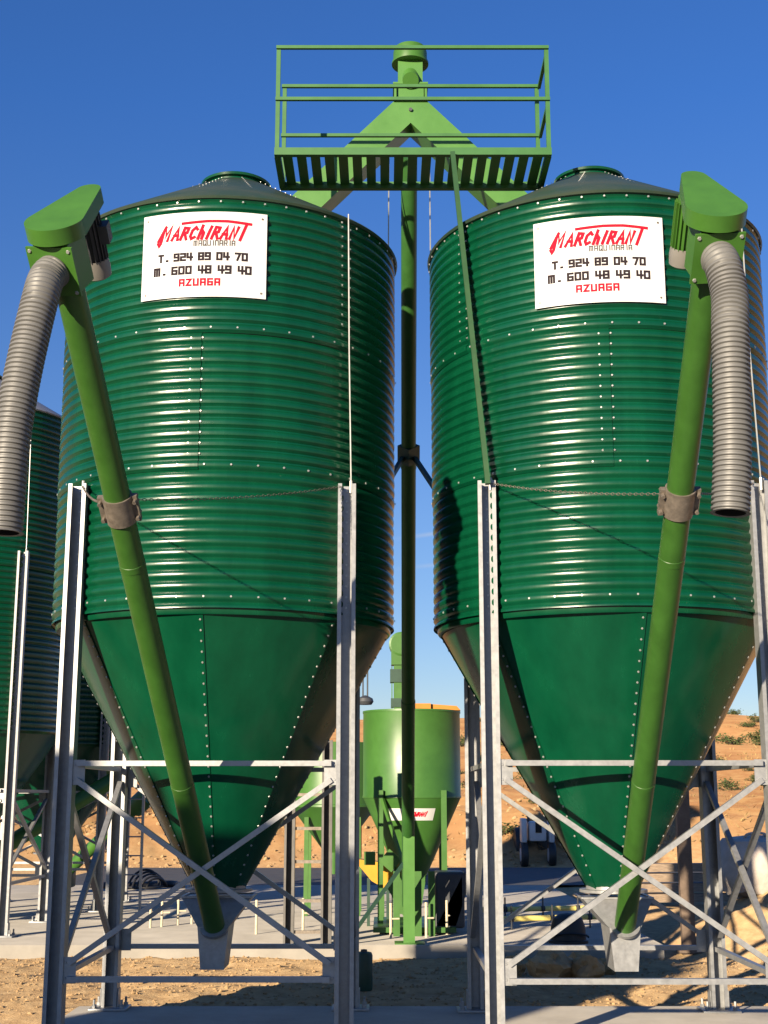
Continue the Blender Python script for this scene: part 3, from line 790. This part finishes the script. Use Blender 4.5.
# sticker on the cone: white with a red word and two grey blocks
stick = []
def on_cone(u, v, off=0):
    z = 1.56+v; r = .13+(z-.66)/(1.765-.66)*(.508)+.004+off
    return pol(mc.x, mc.y, r, u/.5-.02, z)
bm = nb(); g = [[bm.verts.new(on_cone(-.27+.54*i/16, s*.075)) for i in range(17)] for s in (-1, 1)]
for i in range(16): bm.faces.new((g[0][i], g[0][i+1], g[1][i+1], g[1][i]))
st = obj('sticker', bm, M['white'], mx)
bm = nb(); bm.keepn = True
write(bm, 'MARChiRANT', -.10, .16, -.022, .032, on_cone, LOGO, .012, .3, {'M': 6.2, 'A': 3.7, 'R': 3.6, 'C': 3.1, 'h': 2.6, 'i': 1.1, 'N': 3.3, 'T': 2.4}, .75, base=.003)
obj('logo', bm, M['red'], st, smooth=False)
be = thing('bucket_elevator', 'slim green bucket elevator rising behind the green mixer, its rounded head above the rim', 'bucket elevator', (.235, 18.75, .15))
bm = nb(); box(bm, (.235, 18.75, 2.0), (.20, .16, 3.5)); obj('casing', bm, M['mix'], be, smooth=False)
bm = nb(); lathe(bm, (.235, 18.62, 3.86), [(.14, 0), (.165, .01), (.165, .25), (.14, .26)], 24, V(0, 1, 0)); box(bm, (.235, 18.75, 3.70), (.27, .22, .26)); obj('head', bm, M['mix'], be, smooth=False)
bm = nb(); box(bm, (.235, 18.75, 3.42), (.30, .2, .18)); box(bm, (.235, 18.75, 3.05), (.28, .19, .12)); obj('flange', bm, M['canister'], be, smooth=False)
for sx_ in (-1, 1):
    bm = nb(); beam(bm, (.235+sx_*.125, 18.7, .2), (.235+sx_*.125, 18.7, 3.55), .015, .03); obj('side_rail', bm, M['green'], be, smooth=False)
# yellow trough beside it
tr = thing('trough', 'yellow steel feed trough at the left of the green mixer', 'trough', (-.10, 18.1, .6))
bm = nb(); prism(bm, [(-.40, 17.9, 1.0), (.12, 17.9, .93), (.12, 17.9, .80), (.02, 17.9, .62), (-.16, 17.9, .72)], (0, .35, 0)); obj('trough_body', bm, M['yellow'], tr, smooth=False)
bm = nb()
for x in (-.2, .05): beam(bm, (x, 18.05, .15), (x, 18.05, .75), .04, .04)
obj('stand', bm, M['canister'], tr, smooth=False)
# second tank, mostly hidden by the left silo
tk = thing('feed_tank', 'bright green conical feed tank half hidden behind the left silo and its right leg', 'feed tank', (-.73, 20.0, .15))
bm = nb(); lathe(bm, (-.73, 20.0, 0), [(.56, 2.55), (.62, 2.55), (.62, 1.68), (.63, 1.67), (.63, 1.64), (.61, 1.63), (.13, 1.0), (.13, .7)], 48); obj('tank', bm, M['mix'], tk)
for x, y in ((-1.1, 19.6), (-.36, 19.6), (-1.1, 20.4), (-.36, 20.4)):
    bm = nb(); beam(bm, (x, y, .15), (x, y, 1.5), .06, .06); obj('leg', bm, M['green'], tk, smooth=False)

# steel rack with rungs behind the left silo
rk = thing('steel_rack', 'tall grey steel rack with rungs behind the right legs of the left silo', 'rack', (-.86, 15.85, .15))
for x in (-1.08, -.655):
    bm = nb(); prism(bm, [(x-.06, 15.82, .15), (x-.06, 15.92, .15), (x+.06, 15.92, .15), (x+.06, 15.82, .15), (x+.035, 15.82, .15), (x+.035, 15.826, .15), (x+.052, 15.826, .15), (x+.052, 15.912, .15), (x-.052, 15.912, .15), (x-.052, 15.826, .15), (x-.035, 15.826, .15), (x-.035, 15.82, .15)], (0, 0, 2.27)); obj('upright', bm, M['zdark'], rk, smooth=False)
for z in (.28, .62, 1.05, 1.42, 1.80, 2.15):
    bm = nb(); beam(bm, (-1.015, 15.87, z), (-.72, 15.87, z), .035, .035); obj('rung', bm, M['clamp'], rk, smooth=False)
lp = thing('yard_lamp', 'small dark round lamp hanging from two rods under the left silo edge', 'lamp', (-.62, 20.9, .15))
lx_, ly_ = -.29, 20.9
bm = nb(); lathe(bm, (lx_, ly_, 0), [(.0, 3.17), (.10, 3.175), (.13, 3.22), (.115, 3.27), (.04, 3.31), (.0, 3.32)], 24, caps=False); obj('shade', bm, M['motor'], lp)
for s in (-1, 1):
    bm = nb(); tube(bm, (lx_+s*.035, ly_, 3.29), (lx_+s*.035, ly_, 4.2), .012, n=6); obj('rod', bm, M['motor'], lp)
bm = nb(); beam(bm, (-.62, ly_, 4.22), (lx_+.05, ly_, 4.22), .05, .05); obj('arm', bm, M['zdark'], lp, smooth=False)
bm = nb(); tube(bm, (-.62, ly_, .15), (-.62, ly_, 4.25), .045, n=12); obj('pole', bm, M['zdark'], lp)
# brown post behind the right silo
ps = thing('steel_post', 'lone brown steel post standing in the sand behind the right silo', 'post', (3.49, 16.1, 0))
bm = nb(); beam(bm, (3.49, 16.1, 0), (3.49, 16.1, 2.35), .15, .10, V(0, 1, 0)); obj('shaft', bm, M['rust'], ps, smooth=False)
bm = nb(); box(bm, (3.49, 16.1, .05), (.26, .22, .03)); obj('foot', bm, M['rust'], ps, smooth=False)

# augers under the far silos
def far_auger(p0, p1, label):
    p0, p1 = Vector(p0), Vector(p1); d = (p1-p0).normalized()
    r = thing('auger', label, 'auger', tuple(p0), 'green augers under the far silos')
    bm = nb(); tube(bm, p0, p1, .11, n=20); obj('tube', bm, M['green'], r)
    bm = nb(); lathe(bm, p1, [(.13, -.25), (.17, -.25), (.17, .1), (.13, .1)], 20, d); obj('head', bm, M['green'], r)
    bm = nb(); box(bm, p0+V(0, 0, .0), (.4, .4, .4), bevel=.03); obj('boot', bm, M['canister'], r)
far_auger((-6.1, 18.2, .45), (-3.75, 20.0, 2.15), 'green auger tube slanting up to the right under the far left silos')
far_auger((-5.6, 24.2, .45), (-4.05, 23.2, 1.75), 'dark short auger tube under the shaded silo, behind the others')

# ------------------------------------------------------------------ small things on the yard
coil = []
bm = nb()
for k in range(5):
    c = V(-4.35+.06*k, 25.2, .2); rr = .25-.03*k
    path(bm, [c+V(rr*math.cos(t)*1.1, .22*math.sin(t+.5*k), rr*max(-.02, math.sin(t))*1.15) for t in [2*PI*i/28 for i in range(29)]], .02, 8, caps=False)
path(bm, spline([(-5.4, 25.6, .19), (-4.6, 25.4, .2), (-4.0, 25.9, .2), (-3.7, 25.5, .19)], 8), .07, 8)
tag(obj('hose_coil', bm, M['rubber']), 'black rubber hose lying in loops at the far edge of the concrete yard', 'hose')

def stub(x, y, h, i, label):
    t = thing('anchor_bar', label, 'anchor bar', (x, y, .15), 'pale anchor bars cast into the rear slab')
    bm = nb(); tube(bm, (x, y, .15), (x, y, .15+h), .016, n=8); obj('bar', bm, M['cream'], t)
    bm = nb(); tube(bm, (x, y, .15+h*.55), (x+.10, y+.02, .15+h*.55), .011, n=6); obj('cross_bar', bm, M['cream'], t)
rows = [(-2.97, 17.8), (-2.85, 17.95), (-2.68, 18.2), (-2.52, 18.35), (-2.40, 18.6), (-2.22, 18.8), (-2.1, 18.9)]
for i, (x, y) in enumerate(rows): stub(x, y, .32, i, 'one of the close row of pale anchor bars left of the left silo hopper')
for x, y, lab in ((-1.55, 17.0, 'pale anchor bar on the slab just right of the left silo hopper'), (-1.0, 17.3, 'pale anchor bar between the two uprights of the steel rack'), (.76, 16.95, 'pale anchor bar right of the green mixer, casting a thin shadow'),
                  (.08, 16.5, 'pale anchor bar left of the green foot post of the elevator'), (.5, 16.6, 'pale anchor bar right of the green foot post of the elevator')):
    stub(x, y, .40, 0, lab)
# yellow poles lying on chairs
for (p0, p1, lab) in (((1.35, 19.0, .28), (3.0, 19.35, .28), 'farther of two pale yellow poles lying over the slab behind the right silo'),
                      ((1.30, 17.5, .28), (2.95, 17.95, .28), 'nearer of two pale yellow poles lying over the slab behind the right silo')):
    p0, p1 = Vector(p0), Vector(p1)
    t = thing('pole', lab, 'pole', tuple(p0), 'pale yellow poles on the slab')
    bm = nb(); tube(bm, p0, p1, .035, n=10); obj('rod', bm, M['pyellow'], t)
    for s in (.18, .5, .8):
        bm = nb(); c = p0.lerp(p1, s); tube(bm, c-(p1-p0).normalized()*.03, c+(p1-p0).normalized()*.03, .039, n=10); obj('band', bm, M['motor'], t)
        bm = nb(); tube(bm, (c.x, c.y-.05, .15), (c.x, c.y-.05, .44), .011, n=6); obj('stake', bm, M['motor'], t)
# upturned black tub on the slab edge
tb = thing('tub', 'upturned black plastic tub on the slab edge behind the right silo hopper', 'tub', (2.10, 15.75, .15))
bm = nb(); lathe(bm, (2.10, 16.0, 0), [(.225, .15), (.225, .18), (.205, .19), (.195, .33), (.165, .42), (.10, .465), (0, .48)], 32); obj('body', bm, M['rubber'], tb)
bm = nb(); path(bm, [(2.10+.215*math.cos(t), 16.0-.1-.13*math.sin(t), .22+.05*math.sin(t)) for t in [PI*i/10 for i in range(11)]], .012, 6); obj('handle', bm, M['rubber'], tb)
cn = thing('canister', 'small dark green canister standing on the sand behind the right leg of the left silo', 'canister', (-.185, 13.0, .03))
bm = nb(); lathe(bm, (-.185, 13.0, .03), [(.075, .0), (.08, .02), (.08, .31), (.07, .335), (.05, .34)], 20); obj('body', bm, M['canister'], cn)
bm = nb(); lathe(bm, (-.185, 13.0, .03), [(.03, .34), (.03, .36), (0, .365)], 14, caps=False); obj('cap', bm, M['motor'], cn)
# boulders behind the right silo
for i, (x, y, r, lab) in enumerate(((1.62, 13.7, .22, 'big ochre clod in the sand below the black tub, largest of its group'), (1.95, 13.6, .16, 'ochre clod touching the biggest clod on its right'),
                                    (2.02, 14.5, .15, 'ochre clod nearest the slab under the black tub'), (2.25, 14.3, .12, 'small ochre clod left of the right silo hopper'), (1.30, 14.2, .14, 'ochre clod at the left end of the group under the yellow poles'))):
    bm = nb(); stone(bm, (x, y, height(x, y)+r*.45), r, i*3.3+1, 3, flat=.8); tag(obj('rock', bm, M['rock'], sharp=25), lab, 'rock', 'ochre clods behind the right silo')
# white big bag on the heap
bgx, bgy = 4.95, 18.0
bm = nb()
b2 = bmesh.new(); bmesh.ops.create_cube(b2, size=2); bmesh.ops.subdivide_edges(b2, edges=b2.edges[:], cuts=7, use_grid_fill=True)
zb_ = .90
mp = {}
for v in b2.verts:
    p = v.co; q = p.normalized()*1.12; q = p.lerp(q, .62)
    k = 1+.10*noise.noise(p*1.9)+.05*noise.noise(p*4.1)
    mp[v.index] = bm.verts.new((bgx+q.x*k*.58, bgy+q.y*k*.45, zb_+q.z*k*.36*(1-.15*q.x)))
for f in b2.faces: bm.faces.new([mp[v.index] for v in f.verts])
b2.free()
bag = thing('bulk_bag', 'slumped white woven bulk bag on the spoil heap at the right edge', 'bag', (bgx, bgy, .6))
obj('sack', bm, M['bag'], bag)
bm = nb(); path(bm, spline([(bgx-.3, bgy-.1, zb_+.25), (bgx-.28, bgy-.2, zb_+.40), (bgx-.05, bgy-.2, zb_+.41), (bgx-.02, bgy-.1, zb_+.28)], 6), .02, 6); obj('loop', bm, M['bag'], bag)
# timber stack
for k, (dx, dz) in enumerate(((0, 0), (.1, .16), (-.06, .32), (.15, .48))):
    t = thing('timber_beam', ('lowest', 'second lowest', 'third', 'topmost')[k] + ' weathered beam of the timber stack behind the right silo', 'timber', (4.2, 23, .1), 'weathered beams in a stack')
    bm = nb(); beam(bm, (3.6+dx, 23.0+.05*k, .15+dz), (6.6+dx, 23.4+.05*k, .15+dz), .26, .13, V(0, 0, 1)); obj('plank', bm, M['timber'], t, smooth=False)
    bm = nb(); beam(bm, (3.598+dx, 23.0+.05*k, .15+dz), (3.66+dx, 23.008+.05*k, .15+dz), .268, .138, V(0, 0, 1)); obj('end_band', bm, M['rust'], t, smooth=False)
# white tractor in the shade beyond the road
tc_ = thing('tractor', 'white tractor seen from the front in the shade beyond the road', 'tractor', (4.15, 36.4, .05))
tx, ty = 4.02, 36.2
bm = nb(); box(bm, (tx, ty+.5, .92), (.46, 1.2, .50), bevel=.05); obj('hood', bm, M['wpaint'], tc_)
bm = nb(); box(bm, (tx+.02, ty-.11, 1.03), (.16, .03, .28)); obj('grille', bm, M['hole'], tc_, smooth=False)
for s in (-1, 1):
    bm = nb(); box(bm, (tx+s*.36, ty+.1, .95), (.14, .5, .62), bevel=.03); obj('fender', bm, M['wpaint'], tc_)
    w_ = obj('wheel', (lambda b: (lathe(b, (tx+s*.36, ty, .33), [(.20, -.09), (.30, -.09), (.33, -.05), (.33, .05), (.30, .09), (.20, .09)], 28, V(1, 0, 0)), b)[1])(nb()), M['rubber'], tc_)
    bm = nb(); lathe(bm, (tx+s*.36, ty, .33), [(.0, -.10), (.17, -.10), (.19, -.06), (.19, .06), (.17, .10), (0, .10)], 20, V(1, 0, 0), caps=False); obj('rim', bm, M['wpaint'], w_)
    bm = nb(); lathe(bm, (tx+s*.30, ty+1.6, .5), [(.3, -.15), (.47, -.15), (.5, -.08), (.5, .08), (.47, .15), (.3, .15)], 28, V(1, 0, 0)); obj('wheel', bm, M['rubber'], tc_)
bm = nb(); box(bm, (tx+.75, ty+1.3, .96), (.75, .9, .24), bevel=.04); obj('side_tank', bm, M['wpaint'], tc_)
bm = nb(); tube(bm, (tx-.2, ty+.3, 1.1), (tx-.2, ty+.3, 1.35), .035, n=10); obj('exhaust', bm, M['motor'], tc_)

# ------------------------------------------------------------------ shrubs and dry grass on the hill
def make_shrub(seed):
    random.seed(seed)
    f = nb(); s = nb()
    for k in range(14):
        a, t = random.uniform(0, 2*PI), random.uniform(.15, 1.1)
        tip = V(math.cos(a)*math.sin(t), math.sin(a)*math.sin(t), math.cos(t)*.75)*random.uniform(.6, 1.0)
        path(s, [(0, 0, 0), tip*.5+V(0, 0, .05), tip], [.02, .012, .005], 5)
        for m in range(34):
            c = tip*random.uniform(.45, 1.08) + V(random.gauss(0, .10), random.gauss(0, .10), random.gauss(0, .07))
            n_ = V(random.gauss(0, 1), random.gauss(0, 1), random.gauss(0, 1)).normalized(); x, y, _ = frame(n_)
            r = random.uniform(.03, .07)
            f.faces.new([f.verts.new(c+x*r*i+y*r*j*.6) for i, j in ((-1, 0), (0, -1), (1, 0), (0, 1))])
    return f, s
protos = []
spots = []
random.seed(21)
fixed = [(19.5, 62, 1.4), (17.3, 72, 1.1), (33.5, 108, 1.8), (30, 104, 1.5), (27, 98, 1.6), (21.5, 84, 1.5), (24.5, 88, 1.2), (4.2, 38.2, .9), (3.2, 38.6, .8), (6.5, 62, .8),
         (9.0, 80, 1.0), (5.0, 44, .7), (-9.5, 46, .8), (16, 58, 1.0), (20.3, 58, 1.2), (12.5, 50, .8), (7.6, 44, .7), (36, 118, 1.7), (22.7, 75, 1.0), (26, 80, 1.2)]
for k in range(46):
    y = random.uniform(50, 122); fixed.append((random.uniform(.02, .34)*y, y, random.uniform(.5, 1.3)))
for i, (x, y, s) in enumerate(fixed):
    lab = 'low dull green shrub on the orange hillside'
    if i < 3:
        f, st_ = make_shrub(100+i); root = thing('shrub', lab, 'shrub', (0, 0, 0), 'shrubs on the hillside')
        a = obj('foliage', f, M['leaf'], root, smooth=False); b = obj('stem', st_, M['stem'], root); protos.append((root, a, b))
    else:
        pr = protos[i % 3]; root = pr[0].copy(); COL.objects.link(root)
        for c in pr[1:]:
            d = c.copy(); COL.objects.link(d); d.parent = root
    root.location = (x, y, height(x, y)-.03); root.scale = (s, s, s*.8); root.rotation_euler = (0, 0, i*1.7)
random.seed(5)
bm = nb()
for k in range(2600):
    y = 37 + 90*random.random()**1.6; x = random.uniform(-.28, .36)*y
    if noise.noise(V(x*.15, y*.15, 0)) < -.05: continue
    z = height(x, y); h = random.uniform(.05, .16)*(.6+y/90)
    for q in range(3):
        a = random.uniform(0, 2*PI); w = .02*(.6+y/60); lean = V(random.gauss(0, .12), random.gauss(0, .12), h)
        p = V(x+random.gauss(0, .12), y+random.gauss(0, .12), z-.02); sd = V(math.cos(a), math.sin(a), 0)*w
        bm.faces.new([bm.verts.new(p-sd), bm.verts.new(p+sd), bm.verts.new(p+lean)])
tag(obj('dry_grass', bm, M['straw'], smooth=False), 'dry straw-coloured grass on the orange hillside', 'grass', kind='stuff')

# ------------------------------------------------------------------ unseen block added behind the camera to shade the left silo's feet
shade_block = thing('added_shade_block', 'unseen flat-roofed block added behind the camera to shade the left silo legs', 'shade_block', (-8.7, -2.35, 0))
bm = nb(); box(bm, (-8.72, -2.35, 2.04), (2.5, 1.7, 4.08)); obj('wall', bm, M['render'], shade_block, smooth=False)
bm = nb(); box(bm, (-8.72, -2.35, 4.165), (2.66, 1.86, .15), bevel=.01); obj('roof', bm, M['zinc'], shade_block, smooth=False)
bm = nb(); box(bm, (-8.84, -1.7, 4.27), (.30, .30, .10)); tube(bm, (-8.84, -1.7, 4.25), (-8.84, -1.7, 4.4), .05, n=12); obj('leg_shade_stem', bm, M['render'], shade_block, smooth=False)  # stem and cap added to shape the shadow on the left leg
bm = nb(); box(bm, (-8.84, -1.7, 4.525), (.30, .30, .34), bevel=.02); obj('leg_shade_cap', bm, M['zinc'], shade_block, smooth=False)
bm = nb(); box(bm, (-7.46, -2.3, 1.05), (.05, .9, 2.1)); dr = obj('shade_block_door', bm, M['green'], shade_block, smooth=False)
bm = nb(); tube(bm, (-7.42, -1.95, 1.0), (-7.36, -1.95, 1.0), .03, n=10); obj('handle', bm, M['zinc'], dr)
